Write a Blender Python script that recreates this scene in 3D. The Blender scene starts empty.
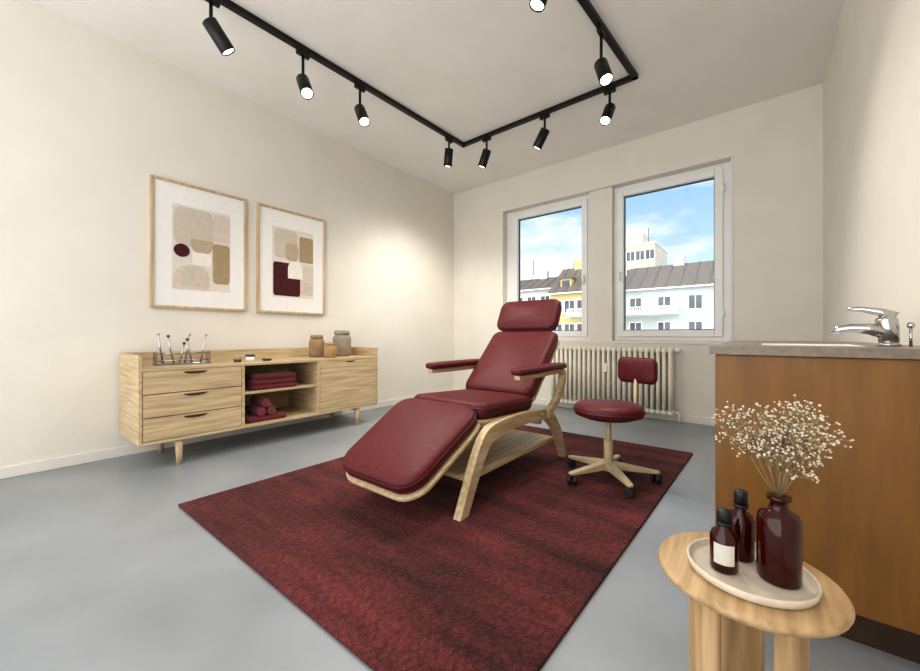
import bpy, bmesh, math, random
from mathutils import Vector, Matrix
random.seed(7)
scene = bpy.context.scene
COL = scene.collection

# ---------------------------------------------------------------- materials
def new_mat(name):
    m = bpy.data.materials.new(name); m.use_nodes = True
    nt = m.node_tree
    b = nt.nodes.get('Principled BSDF')
    return m, nt, b
def s2l(c):
    return tuple(((x/255)/12.92 if x/255 <= 0.04045 else ((x/255+0.055)/1.055)**2.4) for x in c)+(1,)
def mat_noise(name, c1, c2, scale=8, rough=0.6, bump=0.0, bscale=None, stretch=(1,1,1), metal=0, detail=4, spec=0.5, ramp=(0.3,0.7), sheen=0, bdist=0.005):
    m, nt, b = new_mat(name)
    N, L = nt.nodes, nt.links
    tc = N.new('ShaderNodeTexCoord'); mp = N.new('ShaderNodeMapping'); mp.inputs['Scale'].default_value = stretch
    L.new(tc.outputs['Object'], mp.inputs['Vector'])
    nz = N.new('ShaderNodeTexNoise'); nz.inputs['Scale'].default_value = scale; nz.inputs['Detail'].default_value = detail
    L.new(mp.outputs['Vector'], nz.inputs['Vector'])
    cr = N.new('ShaderNodeValToRGB'); cr.color_ramp.elements[0].color = s2l(c1); cr.color_ramp.elements[1].color = s2l(c2)
    cr.color_ramp.elements[0].position, cr.color_ramp.elements[1].position = ramp
    L.new(nz.outputs['Fac'], cr.inputs['Fac']); L.new(cr.outputs['Color'], b.inputs['Base Color'])
    b.inputs['Roughness'].default_value = rough; b.inputs['Metallic'].default_value = metal
    b.inputs['Specular IOR Level'].default_value = spec
    if sheen: b.inputs['Sheen Weight'].default_value = sheen
    if bump:
        n2 = N.new('ShaderNodeTexNoise'); n2.inputs['Scale'].default_value = bscale or scale; n2.inputs['Detail'].default_value = 3
        L.new(mp.outputs['Vector'] if not bscale else tc.outputs['Object'], n2.inputs['Vector'])
        bp = N.new('ShaderNodeBump'); bp.inputs['Strength'].default_value = bump; bp.inputs['Distance'].default_value = bdist
        L.new(n2.outputs['Fac'], bp.inputs['Height']); L.new(bp.outputs['Normal'], b.inputs['Normal'])
    return m
def wood(name, c1, c2, axis='Y', rough=0.5):
    st = {'X':(0.6,9,9),'Y':(9,0.6,9),'Z':(9,9,0.6)}[axis]
    return mat_noise(name, c1, c2, scale=5, rough=rough, bump=0.08, stretch=st, detail=7, ramp=(0.35,0.65), spec=0.35)

M_wall = mat_noise('wall_paint', (222,217,206), (227,222,212), 3, 0.9, 0.05, 60)
M_ceil = mat_noise('ceiling_paint', (231,228,222), (236,233,228), 3, 0.9, 0.03, 60)
M_white = mat_noise('white_lacquer', (232,231,228), (238,237,234), 4, 0.4)
M_trim = mat_noise('skirting_paint', (222,218,209), (228,224,216), 4, 0.5)
M_floor = mat_noise('floor_linoleum', (130,135,139), (150,154,158), 1.8, 0.36, 0.15, 90, detail=10, bdist=0.002)
oak1, oak2 = (176,153,118), (206,185,150)
M_oakY = wood('oak_y', oak1, oak2, 'Y')
M_oakX = wood('oak_x', oak1, oak2, 'X')
M_oakZ = wood('oak_z', oak1, oak2, 'Z')
M_tbl = wood('table_oak', (162,132,94), (198,168,128), 'Y')
M_tblz = wood('table_oak_leg', (162,132,94), (196,166,126), 'Z')
M_gap = mat_noise('shadow_gap', (60,45,30), (70,52,36), 4, 0.8)
M_handle = mat_noise('bronze_handle', (60,46,34), (76,60,44), 10, 0.4, metal=0.4)
M_fab = mat_noise('burgundy_leatherette', (82,24,29), (94,30,35), 30, 0.5, 0.25, 350, spec=0.3, bdist=0.001)
M_pipe = mat_noise('burgundy_piping', (62,18,22), (70,22,26), 30, 0.5)
M_black = mat_noise('black_metal', (14,13,13), (20,19,19), 10, 0.4, metal=0.2)
M_blackp = mat_noise('black_plastic', (20,20,20), (28,28,28), 10, 0.5)
M_rad = mat_noise('radiator_enamel', (232,226,210), (238,232,218), 6, 0.4)
M_chrome = mat_noise('chrome', (190,190,190), (205,205,205), 5, 0.15, metal=1)
M_counter = mat_noise('counter_veneer', (106,70,22), (132,91,36), 4, 0.42, 0.05, 40, stretch=(5,5,0.7), detail=8, ramp=(0.25,0.75))
M_ctop = mat_noise('counter_top_stone', (112,100,88), (132,120,106), 40, 0.35)
M_plinth = mat_noise('plinth_dark', (50,32,16), (60,40,22), 10, 0.6)
M_beige = mat_noise('beige_metal', (184,166,130), (196,178,142), 10, 0.4)
M_tray = mat_noise('ceramic_tray', (200,188,168), (212,201,184), 60, 0.6)
M_paper = mat_noise('mat_board', (234,232,228), (238,236,232), 20, 0.8)
M_label = mat_noise('label_paper', (196,188,178), (208,200,190), 20, 0.8)
M_jar1 = mat_noise('stoneware_tan', (136,110,80), (158,132,100), 14, 0.7)
M_jar2 = mat_noise('stoneware_grey', (142,130,112), (160,148,130), 14, 0.7)
M_lid = mat_noise('cork_lid', (154,124,84), (174,144,102), 40, 0.8)
M_dish = mat_noise('dark_dish', (60,52,44), (76,66,56), 10, 0.5)
M_towel = mat_noise('burgundy_towel', (84,12,24), (112,24,38), 120, 0.95, 0.6, 200, sheen=0.2)
M_towel2 = mat_noise('rose_stitching', (150,90,92), (170,110,112), 120, 0.95)
M_flower = mat_noise('dried_blossom', (200,188,168), (224,214,198), 60, 0.9)
M_stem = mat_noise('dried_stem', (136,116,84), (160,140,106), 60, 0.9)

def glass_mat(name, col, rough, trans):
    m, nt, b = new_mat(name)
    N, L = nt.nodes, nt.links
    tc = N.new('ShaderNodeTexCoord'); nz = N.new('ShaderNodeTexNoise'); nz.inputs['Scale'].default_value = 3
    L.new(tc.outputs['Object'], nz.inputs['Vector'])
    mx = N.new('ShaderNodeMixRGB'); mx.inputs['Color1'].default_value = s2l(col); mx.inputs['Color2'].default_value = s2l(tuple(min(255,c*1.1) for c in col))
    L.new(nz.outputs['Fac'], mx.inputs['Fac']); L.new(mx.outputs['Color'], b.inputs['Base Color'])
    b.inputs['Roughness'].default_value = rough; b.inputs['Transmission Weight'].default_value = trans; b.inputs['IOR'].default_value = 1.45
    return m
M_amber = glass_mat('amber_red_glass', (66,14,8), 0.05, 0.45)
M_acryl = glass_mat('smoked_acrylic', (150,150,150), 0.1, 0.5)

def pane_mat():
    m, nt, b = new_mat('window_glass'); N, L = nt.nodes, nt.links
    out = N['Material Output']; tr = N.new('ShaderNodeBsdfTransparent'); gl = N.new('ShaderNodeBsdfGlossy'); gl.inputs['Roughness'].default_value = 0.02
    mx = N.new('ShaderNodeMixShader'); mx.inputs[0].default_value = 0.04
    L.new(tr.outputs[0], mx.inputs[1]); L.new(gl.outputs[0], mx.inputs[2]); L.new(mx.outputs[0], out.inputs['Surface'])
    N.remove(b); return m
M_pane = pane_mat()
def emis(name, col, st):
    m, nt, b = new_mat(name)
    b.inputs['Base Color'].default_value = s2l(col); b.inputs['Emission Color'].default_value = s2l(col); b.inputs['Emission Strength'].default_value = st
    return m
M_lamp = emis('lamp_led', (255,236,200), 8)

def rug_mat():
    m, nt, b = new_mat('rug_pile'); N, L = nt.nodes, nt.links
    tc = N.new('ShaderNodeTexCoord')
    mp = N.new('ShaderNodeMapping'); mp.inputs['Scale'].default_value = (0.5, 2.6, 1); mp.inputs['Rotation'].default_value = (0,0,math.radians(8))
    L.new(tc.outputs['Object'], mp.inputs['Vector'])
    n1 = N.new('ShaderNodeTexNoise'); n1.inputs['Scale'].default_value = 1.9; n1.inputs['Detail'].default_value = 8; n1.inputs['Roughness'].default_value = 0.62
    L.new(mp.outputs['Vector'], n1.inputs['Vector'])
    cr = N.new('ShaderNodeValToRGB'); e = cr.color_ramp.elements
    e[0].position = 0.35; e[0].color = s2l((62,20,21)); e[1].position = 0.66; e[1].color = s2l((132,56,56))
    L.new(n1.outputs['Fac'], cr.inputs['Fac'])
    v = N.new('ShaderNodeTexVoronoi'); v.inputs['Scale'].default_value = 60; v.feature = 'SMOOTH_F1'
    n2 = N.new('ShaderNodeTexNoise'); n2.inputs['Scale'].default_value = 160
    L.new(tc.outputs['Object'], v.inputs['Vector']); L.new(tc.outputs['Object'], n2.inputs['Vector'])
    mr = N.new('ShaderNodeMapRange'); mr.inputs['From Min'].default_value=0; mr.inputs['From Max'].default_value=0.7; mr.inputs['To Min'].default_value=1.15; mr.inputs['To Max'].default_value=0.5
    L.new(v.outputs['Distance'], mr.inputs['Value'])
    mu = N.new('ShaderNodeVectorMath'); mu.operation='SCALE'; L.new(cr.outputs['Color'], mu.inputs[0]); L.new(mr.outputs['Result'], mu.inputs['Scale'])
    L.new(mu.outputs['Vector'], b.inputs['Base Color'])
    b.inputs['Roughness'].default_value = 0.8; b.inputs['Specular IOR Level'].default_value = 0.25; b.inputs['Sheen Weight'].default_value = 0.05
    ad = N.new('ShaderNodeMath'); ad.operation = 'SUBTRACT'; L.new(n2.outputs['Fac'], ad.inputs[0]); L.new(v.outputs['Distance'], ad.inputs[1])
    bp = N.new('ShaderNodeBump'); bp.inputs['Strength'].default_value = 1.0; bp.inputs['Distance'].default_value = 0.014
    L.new(ad.outputs[0], bp.inputs['Height']); L.new(bp.outputs['Normal'], b.inputs['Normal'])
    return m
M_rug = rug_mat()

# ---------------------------------------------------------------- helpers
def empty(name, loc=(0,0,0)):
    e = bpy.data.objects.new(name, None); e.location = loc; e.empty_display_size = 0.1; COL.objects.link(e)
    return e
def finish(bm, name, parent, mats, smooth=False, bevel=0, seg=2, M=None, autosmooth=True):
    bmesh.ops.recalc_face_normals(bm, faces=bm.faces)
    me = bpy.data.meshes.new(name); bm.to_mesh(me); bm.free()
    if M is not None: me.transform(M)
    ob = bpy.data.objects.new(name, me); COL.objects.link(ob)
    for m in (mats if isinstance(mats, (list, tuple)) else [mats]): me.materials.append(m)
    if smooth:
        me.shade_smooth()
    if parent is not None:
        ob.parent = parent; ob.matrix_parent_inverse = Matrix.Translation(-Vector(parent.location))
    if bevel:
        md = ob.modifiers.new('bevel', 'BEVEL'); md.width = bevel; md.segments = seg; md.limit_method = 'ANGLE'; md.angle_limit = math.radians(40)
    return ob
def add_box(bm, a, b, mi=0, M=None):
    vs = []
    for z in (a[2], b[2]):
        for x, y in ((a[0],a[1]),(b[0],a[1]),(b[0],b[1]),(a[0],b[1])):
            v = Vector((x,y,z)); vs.append(bm.verts.new(M @ v if M else v))
    for f in ((0,3,2,1),(4,5,6,7),(0,1,5,4),(1,2,6,5),(2,3,7,6),(3,0,4,7)):
        fc = bm.faces.new([vs[i] for i in f]); fc.material_index = mi
def box(name, parent, a, b, mat, bevel=0, M=None, seg=2):
    bm = bmesh.new(); add_box(bm, a, b); return finish(bm, name, parent, mat, False, bevel, seg, M)
def add_ring_strip(bm, rings, closed_ring=True, closed_path=False, cap=True, mi=0, smooth=True):
    n = len(rings[0]); R = len(rings)
    for i in range(R if closed_path else R-1):
        a, b = rings[i], rings[(i+1) % R]
        for j in range(n if closed_ring else n-1):
            f = bm.faces.new((a[j], a[(j+1)%n], b[(j+1)%n], b[j])); f.material_index = mi; f.smooth = smooth
    if cap and not closed_path:
        for r in (rings[0], rings[-1]):
            try:
                f = bm.faces.new(r); f.material_index = mi
            except ValueError: pass
def add_tube(bm, pts, r, n=8, closed=False, mi=0, M=None):
    pts = [Vector(p) for p in pts]; k = len(pts)
    rs = r if isinstance(r, (list, tuple)) else [r]*k
    rings = []; prev = None
    for i, p in enumerate(pts):
        if closed: t = (pts[(i+1)%k]-pts[i-1]).normalized()
        else: t = (pts[min(i+1,k-1)]-pts[max(i-1,0)]).normalized()
        if prev is None:
            up = Vector((0,0,1)) if abs(t.z) < 0.9 else Vector((1,0,0))
            u = t.cross(up).normalized()
        else:
            u = (prev - t*prev.dot(t)).normalized()
        prev = u; w = t.cross(u)
        ring = []
        for j in range(n):
            a = 2*math.pi*j/n; q = p + (u*math.cos(a)+w*math.sin(a))*rs[i]
            ring.append(bm.verts.new(M @ q if M else q))
        rings.append(ring)
    add_ring_strip(bm, rings, True, closed, True, mi)
def add_turned(bm, prof, o, d, n=28, cap=True, mi=0):
    """profile (radius, distance along d) revolved about axis o + s*d"""
    u = d.orthogonal().normalized(); w = d.cross(u)
    rings = [[bm.verts.new(o + d*s + (u*math.cos(2*math.pi*j/n)+w*math.sin(2*math.pi*j/n))*r) for j in range(n)] for r,s in prof]
    add_ring_strip(bm, rings, True, False, cap, mi)
def tube(name, parent, pts, r, mat, n=12, closed=False, M=None):
    bm = bmesh.new(); add_tube(bm, pts, r, n, closed); return finish(bm, name, parent, mat, False, M=M)
def cyl(name, parent, p1, p2, r1, mat, r2=None, n=24, bevel=0):
    bm = bmesh.new(); add_tube(bm, [p1, p2], [r1, r1 if r2 is None else r2], n); return finish(bm, name, parent, mat, False, bevel)
def add_lathe(bm, prof, c, n=32, mi=0):
    rings = []
    for r, z in prof:
        rings.append([bm.verts.new((c[0]+max(r,1e-4)*math.cos(2*math.pi*j/n), c[1]+max(r,1e-4)*math.sin(2*math.pi*j/n), c[2]+z)) for j in range(n)])
    add_ring_strip(bm, rings, mi=mi)
def lathe(name, parent, prof, c, mat, n=32):
    bm = bmesh.new(); add_lathe(bm, prof, c, n); return finish(bm, name, parent, mat)
def rr(hw, hl, rad, n=8):
    out = []
    rad = min(rad, hw-1e-4, hl-1e-4)
    for cx, cy, a0 in ((hw-rad,hl-rad,0),(-hw+rad,hl-rad,90),(-hw+rad,-hl+rad,180),(hw-rad,-hl+rad,270)):
        for k in range(n+1):
            a = math.radians(a0+90*k/n); out.append((cx+rad*math.cos(a), cy+rad*math.sin(a)))
    return out
def add_cushion(bm, w, l, t, R, r, puff, M, n=8, mi=0, pmi=None, wide=0.0):
    """rounded upholstered pad; 'wide' extends the -x side towards +y"""
    rings = []
    def tp(x, y):
        s = (y/(l/2)+1)/2
        return (x - wide*s*(0.5 - x/w), y)
    def ring(pts, z):
        rings.append([bm.verts.new(M @ Vector((*tp(x,y),z))) for x,y in pts])
    def o(ins): return rr(w/2-ins, l/2-ins, max(R-ins, 0.004), n)
    ring([(x*0.02,y*0.02) for x,y in o(r)], -t)
    for k in range(5):
        a = math.radians(-90+90*k/4); ring(o(r*(1-math.cos(a))), -t+r*(1+math.sin(a)))
    for k in range(5):
        a = math.radians(90*k/4); ring(o(r*(1-math.cos(a))), -r+r*math.sin(a))
    for s in (0.93,0.82,0.66,0.48,0.3,0.15,0.02):
        ring([(x*s,y*s) for x,y in o(r)], puff*(1-s**2.4))
    add_ring_strip(bm, rings, mi=mi)
    if pmi is not None:
        add_tube(bm, [(*tp(x,y),-r) for x,y in rr(w/2+0.001, l/2+0.001, R, n)], 0.0045, 6, True, pmi, M)
def cushion(name, parent, w, l, t, R, r, puff, M, mat=None, piping=True, n=8, wide=0.0):
    bm = bmesh.new(); add_cushion(bm, w, l, t, R, r, puff, M, n, 0, 1 if piping else None, wide)
    return finish(bm, name, parent, [mat or M_fab, M_pipe])
def catmull(pts, sub=6):
    out = []; P = [pts[0]]+list(pts)+[pts[-1]]
    for i in range(1, len(P)-2):
        p0,p1,p2,p3 = P[i-1],P[i],P[i+1],P[i+2]
        for s in range(sub):
            t = s/sub
            out.append(tuple(0.5*((2*b)+(-a+c)*t+(2*a-5*b+4*c-d)*t*t+(-a+3*b-3*c+d)*t**3) for a,b,c,d in zip(p0,p1,p2,p3)))
    out.append(tuple(pts[-1])); return out
def ribbon(name, parent, pts, x0, x1, mat, zmin=None, bevel=0.006):
    """pts (y,z,width) centre line in the YZ plane, extruded in X"""
    P = catmull(pts); L = []; Rr = []
    for i,(y,z,w) in enumerate(P):
        a = P[max(i-1,0)]; b = P[min(i+1,len(P)-1)]
        t = Vector((b[0]-a[0], b[1]-a[1])).normalized(); n = Vector((-t.y, t.x))
        L.append([y+n.x*w/2, z+n.y*w/2]); Rr.append([y-n.x*w/2, z-n.y*w/2])
    for e in (L, Rr):
        for q in e:
            if zmin is not None and q[1] < zmin: q[1] = zmin
    if zmin is not None:
        for i in (0,-1):
            L[i][1] = zmin; Rr[i][1] = zmin
    bm = bmesh.new(); rings = []
    for l, r in zip(L, Rr):
        rings.append([bm.verts.new((x0,l[0],l[1])), bm.verts.new((x1,l[0],l[1])), bm.verts.new((x1,r[0],r[1])), bm.verts.new((x0,r[0],r[1]))])
    add_ring_strip(bm, rings, smooth=False)
    return finish(bm, name, parent, mat, False, bevel)
def flat(name, parent, pts, x, mat):
    bm = bmesh.new(); bm.faces.new([bm.verts.new((x,y,z)) for y,z in pts]); return finish(bm, name, parent, mat)

# ---------------------------------------------------------------- room
XL, XR, YB, ZC, YF = -3.82, 0.425, 4.63, 3.16, -1.2
box('floor', None, (XL-0.2, YF, -0.15), (XR+0.2, YB+0.3, 0), M_floor)
box('ceiling', None, (XL-0.2, YF, ZC), (XR+0.2, YB+0.3, ZC+0.2), M_ceil)
box('wall_left', None, (XL-0.2, YF, 0), (XL, YB, ZC), M_wall)
box('wall_right', None, (XR, YF, 0), (XR+0.2, YB, ZC), M_wall)
WZ0, WZ1 = 0.86, 2.70
W1 = (-2.906, -1.676); W2 = (-1.40, -0.24)
bm = bmesh.new()
Y0, Y1 = YB, YB+0.3
add_box(bm, (XL-0.2,Y0,0), (XR+0.2,Y1,WZ0))
add_box(bm, (XL-0.2,Y0,WZ1), (XR+0.2,Y1,ZC))
add_box(bm, (XL-0.2,Y0,WZ0), (W1[0],Y1,WZ1))
add_box(bm, (W1[1],Y0+0.04,WZ0), (W2[0],Y1,WZ1))
add_box(bm, (W2[1],Y0,WZ0), (XR+0.2,Y1,WZ1))
finish(bm, 'wall_back', None, M_wall)
box('baseboard_left', None, (XL, YF, 0), (XL+0.018, YB, 0.075), M_trim, 0.004)
box('baseboard_back', None, (XL+0.018, YB-0.018, 0), (XR-0.018, YB, 0.075), M_trim, 0.004)
box('baseboard_right', None, (XR-0.018, 3.25, 0), (XR, YB, 0.075), M_trim, 0.004)

def window(i, x0, x1, lpad, rpad):
    e = empty('window_%d' % i, ((x0+x1)/2, YB+0.14, WZ0))
    ya, yb = YB+0.11, YB+0.19
    bm = bmesh.new()
    add_box(bm,(x0,ya,WZ0),(x0+lpad,yb,WZ1)); add_box(bm,(x1-rpad,ya,WZ0),(x1,yb,WZ1))
    add_box(bm,(x0+lpad,ya,WZ0),(x1-rpad,yb,WZ0+0.055)); add_box(bm,(x0+lpad,ya,WZ1-0.06),(x1-rpad,yb,WZ1))
    finish(bm,'outer_frame',e,M_white,bevel=0.006)
    a0,a1,b0,b1 = x0+lpad-0.01, x1-rpad+0.01, WZ0+0.045, WZ1-0.05
    ys0, ys1 = ya-0.025, yb-0.01
    bm = bmesh.new(); s = 0.075
    add_box(bm,(a0,ys0,b0),(a0+s,ys1,b1)); add_box(bm,(a1-s,ys0,b0),(a1,ys1,b1))
    add_box(bm,(a0+s,ys0,b0),(a1-s,ys1,b0+s)); add_box(bm,(a0+s,ys0,b1-s),(a1-s,ys1,b1))
    finish(bm,'sash',e,M_white,bevel=0.008)
    bm = bmesh.new()
    g=0.008
    c0,c1,d0,d1 = a0+s,a1-s,b0+s,b1-s
    add_box(bm,(c0,ys1-0.045,d0),(c0+g,ys1-0.02,d1)); add_box(bm,(c1-g,ys1-0.045,d0),(c1,ys1-0.02,d1))
    add_box(bm,(c0,ys1-0.045,d0),(c1,ys1-0.02,d0+g)); add_box(bm,(c0,ys1-0.045,d1-g),(c1,ys1-0.02,d1))
    finish(bm,'gasket',e,M_blackp)
    bm = bmesh.new(); bm.faces.new([bm.verts.new(v) for v in ((c0,ys1-0.03,d0),(c1,ys1-0.03,d0),(c1,ys1-0.03,d1),(c0,ys1-0.03,d1))])
    finish(bm,'pane',e,M_pane)
    hx = a0+s/2 if i == 2 else a1-s/2
    box('handle_plate',e,(hx-0.013,ys0-0.008,1.62),(hx+0.013,ys0,1.69),M_white,0.003)
    tube('handle_lever',e,[(hx,ys0-0.005,1.67),(hx,ys0-0.04,1.67),(hx,ys0-0.045,1.655),(hx,ys0-0.045,1.56)],0.009,M_white)
    for z in (WZ0+0.25, WZ1-0.3):
        cyl('hinge',e,((a1+0.005 if i==2 else a0-0.005),ys0+0.005,z),((a1+0.005 if i==2 else a0-0.005),ys0+0.005,z+0.08),0.008,M_white)
window(1, W1[0], W1[1], 0.12, 0.05)
window(2, W2[0], W2[1], 0.05, 0.08)
box('trim_1', None, (W1[0]+0.001, YB-0.01, WZ0-0.03), (W2[1]-0.001, YB-0.001, WZ0), M_trim, 0.003)
bm = bmesh.new(); t=0.02
add_box(bm,(W1[0]-t,YB-0.008,WZ1),(W2[1]+t,YB,WZ1+t)); add_box(bm,(W1[0]-t,YB-0.008,WZ0-0.03),(W1[0],YB,WZ1)); add_box(bm,(W2[1],YB-0.008,WZ0-0.03),(W2[1]+t,YB,WZ1))
finish(bm,'trim_2',None,M_trim,bevel=0.003)

# ---------------------------------------------------------------- radiator
rad = empty('radiator', (-1.4, 4.54, 0.08))
n = 24; x0 = -2.10; pitch = 1.375/n
bm = bmesh.new()
for i in range(n):
    x = x0+pitch*(i+0.5)
    for y in (4.485, 4.535, 4.585):
        add_tube(bm, [(x,y,0.12),(x,y,0.74)], 0.020, 8)
    add_cushion(bm, 0.054, 0.135, 0.05, 0.02, 0.015, 0.006, Matrix.Translation((x,4.535,0.785)), 3)
    add_cushion(bm, 0.054, 0.135, 0.05, 0.02, 0.015, 0.0, Matrix.Translation((x,4.535,0.13)), 3)
finish(bm, 'columns', rad, M_rad)
tube('supply_pipe', rad, [(-0.74,4.54,0.105),(-0.685,4.54,0.105),(-0.675,4.54,0.09),(-0.675,4.54,0.0)], 0.011, M_rad)
tube('return_pipe', rad, [(-2.08,4.54,0.105),(-2.13,4.54,0.105),(-2.14,4.54,0.09),(-2.14,4.54,0.0)], 0.011, M_rad)
cyl('thermostat_valve', rad, (-0.725,4.54,0.76), (-0.665,4.54,0.76), 0.022, M_white)
box('heat_meter', rad, (-1.43,4.455,0.50),(-1.39,4.468,0.60), M_white, 0.003)
for x in (-1.9,-0.9): box('wall_bracket', rad, (x-0.01,4.55,0.62), (x+0.01,4.629,0.66), M_rad)

# ---------------------------------------------------------------- rug
bm = bmesh.new()
c = [(-2.455,0.643),(-0.482,0.664),(-0.416,3.409),(-2.44,3.39)]
lo = [bm.verts.new((x,y,0.0005)) for x,y in c]; hi = [bm.verts.new((x,y,0.014)) for x,y in c]
bm.faces.new(lo[::-1]); bm.faces.new(hi)
for i in range(4): bm.faces.new((lo[i],lo[(i+1)%4],hi[(i+1)%4],hi[i]))
finish(bm,'area_rug',None,M_rug,bevel=0.004)
RZ = 0.0145

# ---------------------------------------------------------------- pictures
def ellipse(cy, cz, ry, rz, n=28):
    return [(cy+ry*math.cos(2*math.pi*k/n), cz+rz*math.sin(2*math.pi*k/n)) for k in range(n)]
def rrect(y0,z0,y1,z1,r):
    return [((y0+y1)/2+a,(z0+z1)/2+b) for a,b in rr(abs(y1-y0)/2,abs(z1-z0)/2,r,6)]
def arch(y0,z0,y1,z1,up=True):
    ry=(y1-y0)/2; cy=(y0+y1)/2; rz=min(ry*0.62,(z1-z0))
    top=[(cy+ry*math.cos(math.pi*k/14),(z1-rz)+rz*math.sin(math.pi*k/14)) for k in range(15)]
    p=[(y1,z0)]+top+[(y0,z0)]
    if not up: p=[(a,z0+z1-b) for a,b in p]
    return p
def paint(n,c): return mat_noise(n, tuple(v-6 for v in c), tuple(min(255,v+5) for v in c), 25, 0.85)
P_bg = paint('art_cream',(222,214,202)); P_taupe = paint('art_taupe',(184,168,146)); P_lt = paint('art_light_taupe',(203,192,176))
P_pink = paint('art_blush',(212,198,184)); P_bur = paint('art_burgundy',(74,18,26)); P_br = paint('art_brown',(168,148,116)); P_dark = paint('art_maroon',(74,26,28))
P_w = paint('art_white',(236,230,220))
def picture(y0, y1, z0, z1, idx):
    e = empty('framed_picture' + ('' if idx == 0 else '.001'), (XL+0.015,(y0+y1)/2,(z0+z1)/2))
    xb, xf = XL+0.001, XL+0.035; w = 0.02
    bm = bmesh.new()
    add_box(bm,(xb,y0,z0),(xf,y0+w,z1)); add_box(bm,(xb,y1-w,z0),(xf,y1,z1)); add_box(bm,(xb,y0+w,z0),(xf,y1-w,z0+w)); add_box(bm,(xb,y0+w,z1-w),(xf,y1-w,z1))
    finish(bm,'frame',e,M_oakZ,bevel=0.003)
    box('mat_board',e,(xb,y0+w,z0+w),(XL+0.02,y1-w,z1-w),M_paper)
    ay0, ay1, az0, az1 = y0+0.145, y1-0.135, z0+0.165, z1-0.185
    W, H = ay1-ay0, az1-az0
    def A(pts): return [(ay0+W*a, az0+H*b) for a,b in pts]
    X = XL+0.0205
    flat('art_sheet',e,A([(0,0),(1,0),(1,1),(0,1)]),X,P_bg)
    if idx == 0:
        sh = [(rrect(0.02,0.52,0.70,0.98,0.12),P_lt),(rrect(0.70,0.62,1.0,0.97,0.02),P_pink),(rrect(0.68,0.10,0.99,0.60,0.05),P_br),
              (arch(0.0,0.0,0.62,0.30),P_pink),(arch(0.30,0.44,0.68,0.62,False),P_taupe),(arch(0.14,0.04,0.62,0.30),P_lt),(rrect(0.32,0.30,0.66,0.46,0.02),P_w),(ellipse(0.15,0.46,0.13,0.078),P_dark)]
    else:
        sh = [(rrect(0.04,0.56,0.60,0.98,0.10),P_lt),(rrect(0.30,0.54,0.62,0.80,0.08),P_taupe),(rrect(0.64,0.54,0.99,0.92,0.04),P_br),(rrect(0.02,0.02,0.66,0.50,0.05),P_bur),
              (rrect(0.66,0.05,0.99,0.50,0.04),P_pink),(arch(0.36,0.28,0.72,0.54),P_w),(rrect(0.70,0.06,0.97,0.24,0.03),P_lt)]
    for k,(p,m) in enumerate(sh): flat('art_shape_%d'%k,e,A(p),X+0.0005*(k+1),m)
picture(0.81,1.525,1.145,2.20,0)
picture(1.625,2.345,1.145,2.20,1)

# ---------------------------------------------------------------- sideboard
sb = empty('sideboard', (-3.5,1.62,0))
SX0, SX1, SY0, SY1, SZ0, SZ1, SZR = -3.79, -3.22, 0.625, 2.62, 0.18, 0.70, 0.79
t = 0.022
box('side_left', sb, (SX0,SY0,SZ0),(SX1,SY0+t,SZR), M_oakX, 0.003)
box('side_right', sb, (SX0,SY1-t,SZ0),(SX1,SY1,SZR), M_oakX, 0.003)
box('top', sb, (SX0,SY0+t,SZ1-t),(SX1-0.002,SY1-t,SZ1), M_oakY, 0.002)
box('bottom', sb, (SX0,SY0+t,SZ0),(SX1-0.002,SY1-t,SZ0+t), M_oakY, 0.002)
box('back_rim', sb, (SX0,SY0+t,SZ0),(SX0+0.018,SY1-t,SZR), M_oakY, 0.002)
YA, YBk = 1.275, 1.93
for i,y in enumerate((YA,YBk)): box('divider_%d'%i, sb, (SX0+0.018,y-t/2,SZ0+t),(SX1-0.003,y+t/2,SZ1-t), M_oakX, 0.001)
box('shelf', sb, (SX0+0.018,YA+t/2,0.445),(SX1-0.02,YBk-t/2,0.465), M_oakY, 0.001)
box('drawer_carcass', sb, (SX0+0.03,SY0+t+0.002,SZ0+t+0.001),(SX1-0.024,YA-t/2-0.001,SZ1-t-0.001), M_gap)
dz = (SZ1-t-SZ0-t)/3
for i in range(3):
    z0 = SZ0+t+dz*i+0.003; z1 = SZ0+t+dz*(i+1)-0.003
    box('drawer_front_%d'%(i+1), sb, (SX1-0.022,SY0+t+0.003,z0),(SX1,YA-t/2-0.003,z1), M_oakY, 0.002)
    yc = (SY0+YA)/2
    bm = bmesh.new()
    pts = [(yc-0.07,z1-0.012),(yc+0.07,z1-0.012)] + [(yc+0.07*math.cos(a),z1-0.012-0.015*math.sin(a)) for a in [math.pi*k/10 for k in range(1,10)]]
    bm.faces.new([bm.verts.new((SX1+0.0015,a,b)) for a,b in pts])
    finish(bm,'pull_recess_%d'%(i+1),sb,M_gap)
    tube('pull_%d'%(i+1), sb, [(SX1+0.004,yc+0.07*math.cos(a),z1-0.012-0.015*math.sin(a)) for a in [math.pi*k/12 for k in range(13)]], 0.003, M_handle, 6)
box('door_front', sb, (SX1-0.022,YBk+t/2+0.003,SZ0+t+0.003),(SX1,SY1-t-0.003,SZ1-t-0.003), M_oakY, 0.002)
bm = bmesh.new(); yc=(YBk+SY1)/2; z1=SZ1-t-0.01
bm.faces.new([bm.verts.new((SX1+0.0015,a,b)) for a,b in [(yc-0.06,z1),(yc+0.06,z1)]+[(yc+0.06*math.cos(a),z1-0.014*math.sin(a)) for a in [math.pi*k/10 for k in range(1,10)]]])
finish(bm,'door_pull',sb,M_gap)
for i,(x,y) in enumerate(((SX1-0.04,0.86),(SX1-0.04,2.38),(SX0+0.08,0.86),(SX0+0.08,2.38))):
    cyl('leg_%d'%(i+1), sb, (x,y,0.0),(x,y,SZ0), 0.016, M_oakZ, 0.026)
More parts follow.
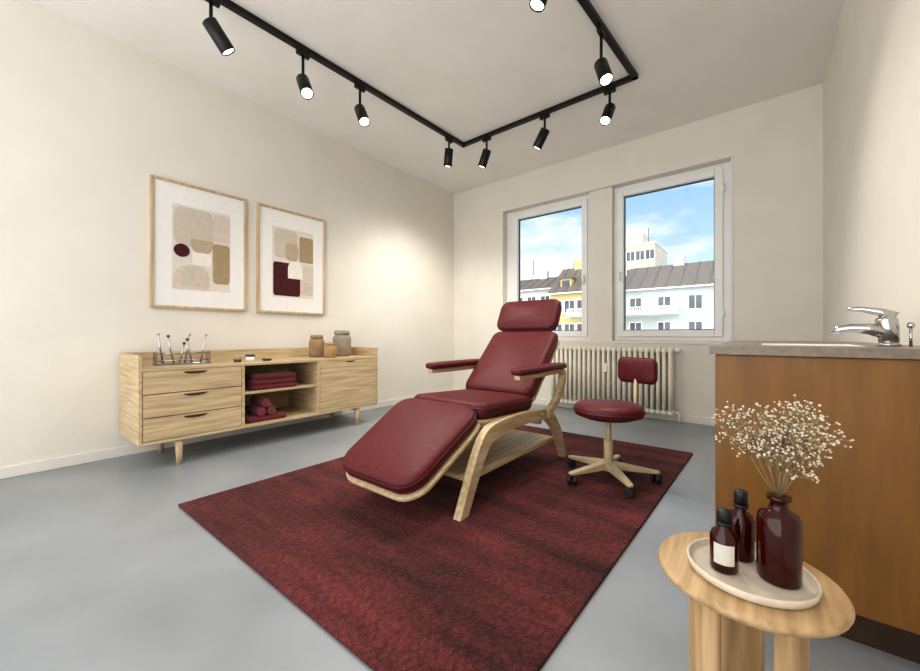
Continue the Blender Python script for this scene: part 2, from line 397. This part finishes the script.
for i,y in enumerate((0.86,2.38)): box('leg_rail_%d'%i, sb, (SX0+0.06,y-0.02,SZ0-0.03),(SX1-0.03,y+0.02,SZ0), M_oakX, 0.002)

# tool stand on the sideboard
ts = empty('instrument_stand', (-3.5,0.93,SZ1))
box('base', ts, (-3.55,0.77,SZ1+0.0005),(-3.43,1.12,SZ1+0.012), M_acryl, 0.003)
for i,y in enumerate((0.77,1.11)): box('upright_%d'%i, ts, (-3.53,y,SZ1+0.012),(-3.45,y+0.01,SZ1+0.10), M_chrome, 0.002)
tube('rail', ts, [(-3.49,0.78,SZ1+0.085),(-3.49,1.11,SZ1+0.085)], 0.005, M_chrome)
tube('rail_low', ts, [(-3.47,0.78,SZ1+0.03),(-3.47,1.11,SZ1+0.03)], 0.004, M_chrome)
for i,(y,dy,h) in enumerate(((0.82,-0.03,0.235),(0.885,-0.035,0.215),(0.955,0.03,0.23),(1.0,-0.03,0.19),(1.06,0.035,0.225),(0.92,0.03,0.16))):
    tube('instrument_%d'%i, ts, [(-3.478,y,SZ1+0.013),(-3.478,y+dy*0.7,SZ1+h*0.6),(-3.478,y+dy,SZ1+h)], [0.007,0.006,0.0045], M_chrome, 8)
    lathe('instrument_head_%d'%i, ts, [(0,-0.012),(0.009,-0.007),(0.012,0),(0.009,0.007),(0,0.011)], (-3.478,y+dy,SZ1+h), M_handle if i%2 else M_chrome, 12)
def pot(name, x, y, r, h, m1, m2):
    e = empty(name, (x,y,SZ1))
    lathe('pot', e, [(0,0),(r*0.9,0),(r,h*0.1),(r,h*0.7),(0,h*0.7)], (x,y,SZ1), m1)
    lathe('lid', e, [(0,h*0.7),(r*1.04,h*0.7),(r*1.04,h),(0,h)], (x,y,SZ1), m2)
pot('cosmetic_jar', -3.45,1.42,0.036,0.055, M_white, M_dish)
pot('cosmetic_jar.001', -3.40,1.30,0.028,0.03, M_dish, M_lid)
d = empty('small_dish', (-3.38,1.53,SZ1)); lathe('bowl', d, [(0,0),(0.03,0),(0.042,0.018),(0.038,0.018),(0.025,0.006),(0,0.006)], (-3.38,1.53,SZ1), M_dish)
def jar(name, x, y, r, h, m):
    e = empty(name, (x,y,SZ1))
    lathe('body', e, [(0,0),(r*0.85,0),(r,h*0.08),(r*1.0,h*0.66),(r*0.93,h*0.76),(r*0.78,h*0.8),(r*0.78,h*0.84),(0,h*0.84)], (x,y,SZ1), m)
    lathe('lid', e, [(0,h*0.84),(r*0.84,h*0.84),(r*0.86,h*0.88),(r*0.84,h*0.98),(r*0.7,h),(0,h)], (x,y,SZ1), m)
jar('stoneware_jar', -3.58,2.12,0.075,0.225, M_jar1)
jar('stoneware_jar.001', -3.55,2.40,0.095,0.275, M_jar2)
jar('stoneware_jar.002', -3.35,2.13,0.062,0.15, M_lid)

# towels
def folded_stack(name, x, y, z, n, w, dpt, h):
    e = empty(name, (x,y,z)); zz = z
    for i in range(n):
        M = Matrix.Translation((x,y+random.uniform(-.006,.006),zz+h))
        bm = bmesh.new(); add_cushion(bm, dpt, w-0.01*i, h, 0.02, h*0.46, 0.003, M, 5)
        ob = finish(bm,'towel_%d'%i,e,M_towel)
        bm = bmesh.new()
        k = 12
        for j in range(k):
            yy = y-w/2+0.03+(w-0.06)*j/(k-1)
            add_tube(bm, [(x+dpt/2+0.001,yy-0.006,zz+h*0.25),(x+dpt/2+0.001,yy+0.002,zz+h*0.75),(x+dpt/2+0.001,yy+0.007,zz+h*0.3)], 0.0014, 5)
        finish(bm,'stitching_%d'%i,e,M_towel2)
        zz += h+0.0005
    return e, zz
folded_stack('folded_towels', -3.38,1.55,0.4652,3,0.38,0.26,0.042)
e, zz = folded_stack('folded_towels.001', -3.38,1.49,SZ0+t+0.0002,1,0.32,0.26,0.045)
def roll(name, e, x, y, z, r, L):
    bm = bmesh.new()
    add_tube(bm, [(x-L/2,y,z),(x-L/2+0.008,y,z),(x+L/2-0.008,y,z),(x+L/2,y,z)], [r*0.88,r,r,r*0.88], 20)
    finish(bm,name,e,M_towel)
    sp = []
    for k in range(60):
        a = k*0.32; q = r*0.12+(r*0.75)*k/60; sp.append((x+L/2+0.001, y+q*math.cos(a), z+q*math.sin(a)))
    tube(name+'_spiral', e, sp, 0.0014, M_towel2, 5)
roll('roll_1', e, -3.37,1.43,zz+0.038,0.038,0.24)
roll('roll_2', e, -3.37,1.51,zz+0.038,0.038,0.24)
roll('roll_3', e, -3.37,1.47,zz+0.105,0.038,0.24)

# ---------------------------------------------------------------- treatment chair
ch = empty('treatment_chair', (-1.50,2.0,0))
CX = -1.50; CW = 0.58
def surf(y0,z0,y1,z1,dx=0):
    a = math.atan2(z1-z0,y1-y0); L = math.hypot(y1-y0,z1-z0)
    return Matrix.Translation((CX+dx,(y0+y1)/2,(z0+z1)/2)) @ Matrix.Rotation(a,4,'X'), L
M,L = surf(1.155,0.245,1.73,0.53,-0.005)
cushion('leg_rest_cushion', ch, CW-0.01, L, 0.085, 0.12, 0.03, 0.018, M, wide=0.075)
cushion('leg_rest_board', ch, CW+0.01, L+0.02, 0.022, 0.13, 0.006, 0.0, M @ Matrix.Translation((0,0,-0.0855)), M_oakY, False, wide=0.07)
M,L = surf(1.725,0.54,2.33,0.51)
cushion('seat_cushion', ch, CW, L, 0.095, 0.05, 0.035, 0.022, M)
cushion('seat_board', ch, CW+0.01, L, 0.02, 0.05, 0.005, 0, M @ Matrix.Translation((0,0,-0.0955)), M_oakY, False)
M,L = surf(2.255,0.53,2.715,0.970)
cushion('back_cushion', ch, CW, L, 0.095, 0.07, 0.04, 0.022, M)
cushion('back_board', ch, CW-0.02, L+0.02, 0.02, 0.06, 0.006, 0, M @ Matrix.Translation((0,0,-0.0955)), M_oakZ, False)
M,L = surf(2.715,0.976,2.84,1.225,-0.02)
cushion('headrest_cushion', ch, CW-0.03, L, 0.085, 0.08, 0.03, 0.02, M)
cushion('headrest_board', ch, CW-0.09, L-0.04, 0.015, 0.06, 0.005, 0, M @ Matrix.Translation((0,0,-0.0855)), M_oakZ, False)
for i,x in enumerate((CX-0.12,CX+0.12)): cyl('headrest_post_%d'%i, ch, (x,2.68,0.80),(x,2.88,1.06), 0.008, M_chrome)
prof = [(1.462,0.0,0.06),(1.53,0.13,0.066),(1.62,0.29,0.08),(1.72,0.38,0.088),(1.95,0.405,0.075),(2.25,0.395,0.07),(2.44,0.362,0.078),(2.57,0.25,0.07),(2.65,0.12,0.056),(2.70,0.0,0.05)]
for nm,xa in (('side_frame_right',CX+0.31),('side_frame_left',CX-0.355)):
    ribbon(nm, ch, prof, xa, xa+0.045, M_oakY, RZ)
box('lower_shelf', ch, (CX-0.31,1.56,0.155),(CX+0.31,2.60,0.180), M_oakY, 0.004)
box('cross_rail_front', ch, (CX-0.31,1.73,0.33),(CX+0.31,1.77,0.40), M_oakX, 0.004)
box('cross_rail_back', ch, (CX-0.31,2.36,0.31),(CX+0.31,2.40,0.39), M_oakX, 0.004)
cyl('actuator', ch, (CX,1.75,0.33),(CX,1.42,0.28), 0.02, M_blackp)
cyl('actuator_back', ch, (CX,2.3,0.32),(CX,2.52,0.66), 0.02, M_blackp)
tube('leg_rest_strut_1', ch, [(CX-0.2,1.74,0.38),(CX-0.2,1.32,0.22)], 0.012, M_blackp)
tube('leg_rest_strut_2', ch, [(CX+0.2,1.74,0.38),(CX+0.2,1.32,0.22)], 0.012, M_blackp)
arm = [(1.98,0.665,0.028),(2.2,0.662,0.03),(2.45,0.665,0.034),(2.60,0.665,0.045),(2.645,0.62,0.05),(2.60,0.535,0.05),(2.50,0.44,0.052),(2.38,0.385,0.06)]
for nm,xc in (('right',CX+0.355),('left',CX-0.355)):
    s = 0.02
    ribbon('arm_support_'+nm, ch, arm, xc-s, xc+s, M_oakY, bevel=0.005)
    Ma = Matrix.Translation((xc,2.30,0.722))
    cushion('arm_pad_'+nm, ch, 0.10, 0.68, 0.04, 0.045, 0.017, 0.006, Ma, None, False)
cyl('hinge_knob', ch, (CX+0.355,2.30,0.395),(CX+0.362,2.30,0.395),0.014,M_chrome)
box('control_badge', ch, (CX+0.29,1.80,0.46),(CX+0.296,1.86,0.475), M_blackp, 0.002)

# ---------------------------------------------------------------- stool
SX, SY = -0.76, 2.46
st = empty('swivel_stool', (SX,SY,0))
bm = bmesh.new()
r = 0.21
add_lathe(bm, [(0,-0.0),(r-0.03,0),(r-0.008,0.008),(r,0.03),(r,0.045),(r-0.008,0.066),(r-0.035,0.078),(r*0.5,0.084),(0,0.086)], (SX,SY,0.412), 48)
finish(bm,'seat_cushion',st,M_fab)
tube('seat_piping', st, [(SX+(r+0.001)*math.cos(a),SY+(r+0.001)*math.sin(a),0.447) for a in [2*math.pi*k/48 for k in range(48)]],0.005,M_pipe,6,True)
lathe('seat_plate', st, [(0,0),(0.15,0),(0.17,0.012),(0,0.012)], (SX,SY,0.40), M_blackp)
cyl('gas_column', st, (SX,SY,0.20),(SX,SY,0.402),0.018,M_beige)
cyl('column_sleeve', st, (SX,SY,0.09),(SX,SY,0.26),0.028,M_beige)
lathe('hub', st, [(0,0),(0.045,0),(0.048,0.04),(0.03,0.06),(0,0.06)], (SX,SY,0.07), M_beige)
a0 = math.radians(-121)
for k in range(5):
    a = a0+2*math.pi*k/5; dx,dy = math.cos(a),math.sin(a); R = 0.275
    Mk = Matrix.Translation((SX,SY,0)) @ Matrix.Rotation(a,4,'Z')
    bm = bmesh.new()
    rings = []
    for q,w,za,zb in ((0.03,0.026,0.078,0.125),(0.15,0.022,0.075,0.108),(R,0.018,0.072,0.09),(R+0.02,0.012,0.073,0.088)):
        rings.append([bm.verts.new(Mk @ Vector(v)) for v in ((q,-w,za),(q,w,za),(q,w,zb),(q,-w,zb))])
    add_ring_strip(bm, rings, smooth=False); finish(bm,'base_arm_%d'%k,st,M_beige,bevel=0.004)
    cx,cy = SX+dx*R, SY+dy*R; zb = RZ
    cyl('caster_stem_%d'%k, st, (cx,cy,zb+0.03),(cx,cy,0.075),0.008,M_blackp)
    b = a+0.9; ux,uy = -math.sin(b),math.cos(b)
    for s in (-1,1):
        cyl('caster_wheel_%d'%k, st, (cx+ux*0.006*s,cy+uy*0.006*s,zb+0.027),(cx+ux*0.026*s,cy+uy*0.026*s,zb+0.027),0.0268,M_blackp,n=20,bevel=0.004)
bc = Vector((-0.665,2.76,0)); dr = (bc-Vector((SX,SY,0))).normalized(); ang = math.atan2(dr.y,dr.x)-math.pi/2
Q = lambda d,z: (SX+dr.x*d,SY+dr.y*d,z)
tube('back_bracket', st, [Q(0.05,0.392),Q(0.20,0.392),Q(0.27,0.405),Q(0.30,0.46),Q(0.307,0.69)],0.012,M_beige)
Mb = Matrix.Translation((bc.x-dr.x*0.02,bc.y-dr.y*0.02,0.683)) @ Matrix.Rotation(ang,4,'Z') @ Matrix.Rotation(math.radians(90),4,'X')
cushion('back_cushion', st, 0.275, 0.165, 0.05, 0.04, 0.02, 0.006, Mb)

# ---------------------------------------------------------------- track lights
TZ0, TZ1 = ZC-0.037, ZC-0.001
TY1, TY0 = 3.47, 0.0
def xl(y): return -2.72-(TY1-y)*0.03
def xr(y): return -0.85-(TY1-y)*0.075
tl = empty('track_lighting', (-1.8,(TY0+TY1)/2,ZC-0.02))
w = 0.021
def beam(bm, p, q, w):
    p=Vector((p[0],p[1],0)); q=Vector((q[0],q[1],0)); t=(q-p).normalized(); n=Vector((-t.y,t.x,0))*w; p=p-t*w; q=q+t*w
    v=[bm.verts.new((c.x,c.y,z)) for z in (TZ0,TZ1) for c in (p-n,q-n,q+n,p+n)]
    for f in ((0,3,2,1),(4,5,6,7),(0,1,5,4),(1,2,6,5),(2,3,7,6),(3,0,4,7)): bm.faces.new([v[i] for i in f])
for k,(p,q) in enumerate((((xl(TY1),TY1),(xl(TY0),TY0)),((xr(TY1),TY1),(xr(TY0),TY0)),((xl(TY1),TY1),(xr(TY1),TY1)),((xl(TY0),TY0),(xr(TY0),TY0)))):
    bm = bmesh.new(); beam(bm,p,q,w-0.0002*k); finish(bm,'track_%d'%k,tl,M_black)
RV = Vector((0.7815,0.624,0)); FV = Vector((-0.624,0.7815,0))
def head(i, x, y, tilt, fwd, drop):
    d = (Vector((0,0,-1)) + RV*tilt + FV*fwd).normalized()
    if abs(y-TY1)>0.05: box('adapter_%d'%i, tl, (x-0.017,y-0.05,TZ0-0.04),(x+0.017,y+0.05,TZ0), M_black, 0.004)
    else: box('adapter_%d'%i, tl, (x-0.05,y-0.017,TZ0-0.04),(x+0.05,y+0.017,TZ0), M_black, 0.004)
    p = Vector((x,y,TZ0-0.04)); q = p+Vector((0,0,-drop))
    cyl('stem_%d'%i, tl, p, q, 0.011, M_black, n=12)
    R = 0.047; Lh = 0.185
    a = q - d*0.02; b = a + d*Lh
    bm = bmesh.new(); add_turned(bm,[(R*0.88,0),(R,0.005),(R,Lh-0.002),(R*0.97,Lh),(R*0.88,Lh),(R*0.84,Lh-0.010),(0.002,Lh-0.012)],a,d)
    finish(bm,'head_%d'%i,tl,M_black)
    bm = bmesh.new(); add_turned(bm,[(R*0.82,Lh-0.009),(R*0.82,Lh-0.006),(R*0.5,Lh-0.003),(0.002,Lh-0.002)],a,d); finish(bm,'lens_%d'%i,tl,M_lamp)
    li = bpy.data.lights.new('spot_%d'%i,'SPOT'); li.energy = 40; li.color = (1.0,0.94,0.865); li.spot_size = math.radians(115); li.spot_blend = 1.0; li.shadow_soft_size = 0.04
    lo = bpy.data.objects.new('spot_%d'%i, li); COL.objects.link(lo); lo.parent = tl; lo.matrix_parent_inverse = Matrix.Translation(-tl.location)
    lo.location = b + d*0.045; lo.rotation_euler = d.to_track_quat('-Z','Y').to_euler()
H = [(xl(.91),0.91,0.55,0.55,0.14),(xl(1.53),1.53,0.42,-0.45,0.19),(xl(2.05),2.05,0.4,-0.45,0.18),(xl(3.22),3.22,-0.1,0.3,0.10),
     (-2.39,TY1,-0.35,0.3,0.12),(-1.69,TY1,-0.5,0.4,0.13),(-1.06,TY1,-0.45,-0.4,0.14),(xr(2.76),2.76,0.08,-0.45,0.22),(xr(2.0),2.0,-0.35,0.1,0.11)]
for i,h in enumerate(H): head(i,*h)

# ---------------------------------------------------------------- counter with sink
ct = empty('washbasin_counter', (0.15,2.3,0))
CXL, CY0, CY1 = -0.127, 1.59, 3.20
box('plinth', ct, (CXL+0.04,CY0+0.04,0),(XR-0.001,CY1-0.02,0.10), M_plinth)
box('cabinet', ct, (CXL,CY0,0.10),(XR-0.001,CY1,0.855), M_counter, 0.004)
for k in range(3):
    y = CY0+0.03+k*(CY1-CY0-0.03)/3
    box('door_%d'%k, ct, (CXL-0.0025,y,0.115),(CXL+0.001,y+(CY1-CY0-0.03)/3-0.006,0.835), M_counter, 0.001)
bx0,bx1,by0,by1 = 0.0,0.27,1.80,2.15
zt0, zt1 = 0.8555, 0.884
bm = bmesh.new()
tx0,ty0,ty1,tx1 = CXL-0.016, CY0-0.018, CY1+0.02, XR-0.001
add_box(bm,(tx0,ty0,zt0),(tx1,by0,zt1)); add_box(bm,(tx0,by1,zt0),(tx1,ty1,zt1)); add_box(bm,(tx0,by0,zt0),(bx0,by1,zt1)); add_box(bm,(bx1,by0,zt0),(tx1,by1,zt1))
finish(bm,'worktop',ct,M_ctop,bevel=0.0)
bm = bmesh.new()
add_box(bm,(bx0,by0,zt1-0.012),(bx0+0.008,by1,zt1+0.001)); add_box(bm,(bx1-0.008,by0,zt1-0.012),(bx1,by1,zt1+0.001)); add_box(bm,(bx0,by0,zt1-0.012),(bx1,by0+0.008,zt1+0.001)); add_box(bm,(bx0,by1-0.008,zt1-0.012),(bx1,by1,zt1+0.001))
add_box(bm,(bx0,by0,zt0+0.001),(bx1,by1,zt0+0.006))
finish(bm,'basin',ct,M_white,bevel=0.0)
fx,fy = 0.338,1.915
fc = empty('basin_faucet', (fx,fy,zt1))
lathe('base', fc, [(0,0),(0.029,0),(0.029,0.006),(0.024,0.012),(0,0.012)], (fx,fy,zt1), M_chrome)
bm = bmesh.new(); add_tube(bm,[(fx,fy,zt1+0.01),(fx-0.002,fy,zt1+0.06),(fx-0.006,fy,zt1+0.085),(fx-0.01,fy,zt1+0.098),(fx-0.012,fy,zt1+0.104)],[0.024,0.027,0.028,0.025,0.014],20); finish(bm,'body',fc,M_chrome)
bm = bmesh.new(); add_tube(bm,[(fx,fy,zt1+0.045),(fx-0.05,fy,zt1+0.060),(fx-0.09,fy,zt1+0.062),(fx-0.122,fy,zt1+0.056),(fx-0.13,fy,zt1+0.042)],[0.025,0.019,0.016,0.015,0.013],16); finish(bm,'spout',fc,M_chrome)
bm = bmesh.new(); add_tube(bm,[(fx+0.010,fy,zt1+0.096),(fx-0.02,fy,zt1+0.117),(fx-0.06,fy,zt1+0.127),(fx-0.10,fy,zt1+0.129)],[0.022,0.014,0.010,0.008],14); finish(bm,'lever',fc,M_chrome)
tube('pop_up_rod', fc, [(fx+0.045,fy-0.02,zt1),(fx+0.045,fy-0.02,zt1+0.06)],0.004,M_chrome)
lathe('pop_up_knob', fc, [(0,0),(0.008,0.004),(0.010,0.012),(0.007,0.02),(0,0.022)], (fx+0.045,fy-0.02,zt1+0.058), M_chrome, 16)

# ---------------------------------------------------------------- side table
TXc, TYc, TZ, TR = -0.030, 1.048, 0.40, 0.17
sd2 = empty('side_table', (TXc,TYc,0))
lathe('top', sd2, [(0,-0.024),(TR-0.012,-0.024),(TR-0.003,-0.018),(TR,-0.011),(TR,-0.008),(TR-0.004,-0.001),(TR-0.008,0),(0,0)], (TXc,TYc,TZ), M_tbl, 64)
for k,a in enumerate((math.radians(215),math.radians(335),math.radians(95))):
    Ml = Matrix.Translation((TXc+0.085*math.cos(a),TYc+0.085*math.sin(a),TZ-0.0245)) @ Matrix.Rotation(a+math.pi/2,4,'Z')
    bm = bmesh.new(); add_cushion(bm, 0.085, 0.036, TZ-0.0245, 0.018, 0.003, 0, Ml, 6); finish(bm,'leg_%d'%k,sd2,M_tblz)
TrX,TrY = -0.022,1.035
tr = empty('round_tray', (TrX,TrY,TZ))
lathe('tray', tr, [(0,0.0005),(0.104,0.0005),(0.113,0.005),(0.116,0.018),(0.113,0.021),(0.110,0.018),(0.106,0.009),(0.1,0.007),(0,0.007)], (TrX,TrY,TZ), M_tray, 64)
BZ = TZ+0.0072
def bottle(name, x, y, r, h, cap=True, label=False):
    e = empty(name, (x,y,BZ)); hb = h*0.68
    if cap:
        pr = [(0,0),(r*0.9,0),(r,0.005),(r,hb-0.018),(r*0.85,hb-0.006),(r*0.45,hb+0.003),(r*0.42,hb+0.008),(r*0.42,h*0.8),(0,h*0.8)]
        lathe('glass', e, pr, (x,y,BZ), M_amber, 32)
        lathe('cap', e, [(0,h*0.8),(r*0.50,h*0.8),(r*0.50,h*0.985),(r*0.45,h),(0,h)], (x,y,BZ), M_blackp, 24)
        lathe('collar', e, [(r*0.5,h*0.755),(r*0.56,h*0.755),(r*0.56,h*0.8),(r*0.5,h*0.8)], (x,y,BZ), M_blackp, 24)
    else:
        pr = [(0,0),(r*0.92,0),(r,0.006),(r,hb+0.005),(r*0.9,hb+0.018),(r*0.5,hb+0.028),(r*0.42,hb+0.034),(r*0.42,h*0.94),(r*0.56,h*0.96),(r*0.56,h),(r*0.36,h),(r*0.34,hb+0.034),(r*0.4,hb+0.024),(r*0.9,hb),(r*0.9,0.01),(0,0.01)]
        lathe('glass', e, pr, (x,y,BZ), M_amber, 40)
    if label:
        bm = bmesh.new(); rings=[]
        a0 = math.atan2(-y,-x)
        for z in (0.02,hb-0.025):
            rings.append([bm.verts.new((x+(r+0.0006)*math.cos(a0-0.75+1.5*k/14),y+(r+0.0006)*math.sin(a0-0.75+1.5*k/14),BZ+z)) for k in range(15)])
        add_ring_strip(bm,rings,closed_ring=False,cap=False); finish(bm,'label',e,M_label)
bottle('dropper_bottle', -0.065,1.012,0.0265,0.130,True,True)
bottle('dropper_bottle.001', -0.038,1.090,0.0265,0.154,True,False)
VX,VY = 0.028,1.040
bottle('apothecary_vase', VX,VY,0.0375,0.176,False)
# gypsophila
fl = empty('dried_gypsophila', (VX,VY,BZ+0.17))
bs = bmesh.new(); bf = bmesh.new()
def bud(p, r):
    m = Matrix.Translation(p) @ Matrix.Rotation(random.random()*3,4,'X') @ Matrix.Diagonal((1,1,random.uniform(.7,1),1))
    bmesh.ops.create_icosphere(bf, subdivisions=1, radius=r, matrix=m)
def branch(p, d, L, depth):
    q = p + d*L*0.5 + Vector((random.uniform(-1,1),random.uniform(-1,1),0))*L*0.05
    e2 = p + d*L
    add_tube(bs, [p,q,e2], 0.0010-0.0002*depth, 4)
    if depth >= 3:
        bud(e2, random.uniform(0.0016,0.003)); return
    k = 3 if depth else 5
    for i in range(k+ (1 if random.random()<0.5 else 0)):
        nd = (d + Vector((random.gauss(0,1),random.gauss(0,1),random.gauss(0,0.7)))*(0.55 if depth else 0.42)).normalized()
        st_p = p.lerp(e2, random.uniform(0.5,1.0))
        branch(st_p, nd, L*random.uniform(0.40,0.64), depth+1)
top = Vector((VX,VY,BZ+0.172))
for i in range(16):
    a = 2*math.pi*i/16+random.uniform(-.3,.3); s = random.uniform(0.05,0.62)
    d = Vector((math.cos(a)*s, math.sin(a)*s, 1)).normalized()
    add_tube(bs, [Vector((VX-d.x*0.02,VY-d.y*0.02,BZ+0.02)), top+Vector((d.x*0.006,d.y*0.006,0))], 0.001, 4)
    branch(top+Vector((d.x*0.006,d.y*0.006,0)), d, random.uniform(0.08,0.145), 0)
finish(bs,'stems',fl,M_stem); finish(bf,'blossoms',fl,M_flower)

# ---------------------------------------------------------------- exterior
E_white = mat_noise('facade_white', (190,192,190), (206,206,202), 0.4, 0.9)
E_cream = mat_noise('facade_cream', (196,188,170), (208,200,182), 0.4, 0.9)
E_yel = mat_noise('facade_yellow', (200,180,122), (212,194,138), 0.4, 0.9)
E_blue = mat_noise('facade_pale', (178,190,190), (192,202,202), 0.4, 0.9)
E_roof = mat_noise('roof_tiles', (86,80,74), (126,117,108), 3, 0.9, stretch=(1,4,4))
E_win = mat_noise('facade_window', (50,58,66), (82,92,102), 0.8, 0.2)
E_gr = mat_noise('street', (110,116,100), (136,140,126), 0.3, 0.9)
def building(name, x0,x1,y0,y1,z0,z1,wall,roof_h,cols,rows,balc=(),dorm=0):
    bm = bmesh.new()
    add_box(bm,(x0,y0,z0),(x1,y1,z1),0)
    if roof_h:
        ym=(y0+y1)/2; o=0.4
        v=[bm.verts.new(p) for p in ((x0-o,y0-o,z1),(x1+o,y0-o,z1),(x1+o,y1+o,z1),(x0-o,y1+o,z1),(x0-o,ym,z1+roof_h),(x1+o,ym,z1+roof_h))]
        for f in ((0,1,5,4),(2,3,4,5),(0,4,3),(1,2,5),(0,3,2,1)): bm.faces.new([v[i] for i in f]).material_index=1
        add_box(bm,(x0-o,y0-o-0.12,z1-0.12),(x1+o,y0-o,z1+0.05),3)
        for k in range(int((x1-x0)/1.4)):
            xc = x0+1.4*k+0.5
            add_tube(bm,[(xc,y0-o,z1+0.03),(xc,ym,z1+roof_h+0.03)],0.05,4,mi=1)
        for k in range(2):
            xc = x0+(x1-x0)*(0.22+0.5*k); add_box(bm,(xc,ym-0.4,z1+roof_h*0.6),(xc+1.2,ym+0.4,z1+roof_h+1.0),0)
        for k in range(dorm):
            xc = x0+(x1-x0)*(k+0.5)/dorm
            add_box(bm,(xc-0.7,y0+0.8,z1+0.4),(xc+0.7,ym,z1+1.9),0); add_box(bm,(xc-0.85,y0+0.6,z1+1.9),(xc+0.85,ym,z1+2.05),1)
            add_box(bm,(xc-0.5,y0+0.76,z1+0.75),(xc+0.5,y0+0.81,z1+1.7),2)
    else:
        add_box(bm,(x0-0.1,y0-0.1,z1),(x1+0.1,y1+0.1,z1+0.25),3)
        xm=(x0+x1)/2; add_box(bm,(xm-1.8,y0+2,z1+0.25),(xm+1.4,y0+6,z1+2.4),0)
        add_box(bm,(x0+0.8,y0+1,z1+0.25),(x0+0.9,y0+1.1,z1+3.6),2); add_box(bm,(x1-1.2,y0+1,z1+0.25),(x1-1.1,y0+1.1,z1+2.8),2)
    cw=(x1-x0)/cols; fh=2.9
    for r in range(rows):
        zc = z1-1.7-fh*r
        add_box(bm,(x0,y0-0.04,zc-1.42),(x1,y0,zc-1.34),3)
        for c in range(cols):
            xc = x0+cw*(c+0.5)
            add_box(bm,(xc-0.72,y0-0.03,zc-0.83),(xc+0.72,y0+0.01,zc+0.83),3)
            add_box(bm,(xc-0.6,y0-0.05,zc-0.72),(xc-0.05,y0+0.01,zc+0.72),2); add_box(bm,(xc+0.05,y0-0.05,zc-0.72),(xc+0.6,y0+0.01,zc+0.72),2)
            if (c in balc):
                add_box(bm,(xc-1.5,y0-1.2,zc-1.3),(xc+1.5,y0,zc-1.15),3); add_box(bm,(xc-1.5,y0-1.2,zc-0.42),(xc+1.5,y0-1.12,zc-0.35),3)
                for q in range(16): add_box(bm,(xc-1.5+0.195*q,y0-1.19,zc-1.15),(xc-1.42+0.195*q,y0-1.13,zc-0.42),3)
                add_box(bm,(xc-1.5,y0-1.2,zc-1.15),(xc-1.42,y0,zc-0.35),3); add_box(bm,(xc+1.42,y0-1.2,zc-1.15),(xc+1.5,y0,zc-0.35),3)
    finish(bm,name,None,[wall,E_roof,E_win,M_white])
GZ = -9
building('apartment_building', -13.2, 8, 48,58,GZ,6.3,E_blue,3.4,7,5,(0,1,4),0)
building('apartment_building.001', -20.5,-13.2, 66,76,GZ,15.6,E_cream,0,5,8)
building('apartment_building.002', -21.0,-14.6, 45,54,GZ,6.2,E_yel,3.8,4,5,(2,),2)
building('apartment_building.003', -36,-21.8, 47,56,GZ,7.2,E_white,2.2,7,5,(1,5))
building('apartment_building.004', -38,-23, 70,80,GZ,13.0,E_white,0,7,7)
box('street_ground', None, (-120,5.5,GZ-0.5),(60,160,GZ), E_gr)

# ---------------------------------------------------------------- world
wd = bpy.data.worlds.new('sky_and_rear_fill'); scene.world = wd; wd.use_nodes = True
N, L = wd.node_tree.nodes, wd.node_tree.links
bg = N['Background']
tc = N.new('ShaderNodeTexCoord'); sep = N.new('ShaderNodeSeparateXYZ'); L.new(tc.outputs['Generated'], sep.inputs[0])
mp = N.new('ShaderNodeMapping'); mp.inputs['Scale'].default_value=(2.2,2.2,6.0); mp.inputs['Location'].default_value=(1.7,0.9,0.5); L.new(tc.outputs['Generated'], mp.inputs['Vector'])
nz = N.new('ShaderNodeTexNoise'); nz.inputs['Scale'].default_value=1.6; nz.inputs['Detail'].default_value=9; nz.inputs['Roughness'].default_value=0.6; L.new(mp.outputs[0], nz.inputs['Vector'])
cr = N.new('ShaderNodeValToRGB'); cr.color_ramp.elements[0].position=0.46; cr.color_ramp.elements[1].position=0.68; L.new(nz.outputs['Fac'], cr.inputs['Fac'])
gr = N.new('ShaderNodeValToRGB'); gr.color_ramp.elements[0].position=0.0; gr.color_ramp.elements[0].color=s2l((196,218,232)); gr.color_ramp.elements[1].position=0.5; gr.color_ramp.elements[1].color=s2l((112,164,210))
L.new(sep.outputs['Z'], gr.inputs['Fac'])
mx = N.new('ShaderNodeMixRGB'); L.new(cr.outputs['Color'], mx.inputs['Fac']); L.new(gr.outputs['Color'], mx.inputs['Color1']); mx.inputs['Color2'].default_value=s2l((236,238,241))
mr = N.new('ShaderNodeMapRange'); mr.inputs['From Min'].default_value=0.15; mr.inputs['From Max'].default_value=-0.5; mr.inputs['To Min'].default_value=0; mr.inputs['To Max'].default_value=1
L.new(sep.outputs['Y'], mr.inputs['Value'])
m2 = N.new('ShaderNodeMixRGB'); L.new(mr.outputs['Result'], m2.inputs['Fac']); L.new(mx.outputs['Color'], m2.inputs['Color1']); m2.inputs['Color2'].default_value=(2.05,2.05,2.06,1)  # added white fill towards the rear, lights the room through its open end
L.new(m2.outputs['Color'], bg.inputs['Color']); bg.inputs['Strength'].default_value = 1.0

# ---------------------------------------------------------------- camera
cam = bpy.data.cameras.new('camera'); co = bpy.data.objects.new('camera', cam); COL.objects.link(co)
cam.sensor_width = 36; cam.lens = 36*378/920; cam.clip_start = 0.03; cam.clip_end = 500
co.location = (0,0,0.92); co.rotation_euler = (math.radians(90),0,math.radians(38.6))
scene.camera = co
scene.view_settings.view_transform = 'Standard'
try: scene.view_settings.look = 'Medium High Contrast'
except Exception as ex: print('look', ex)
scene.view_settings.exposure = 0.34
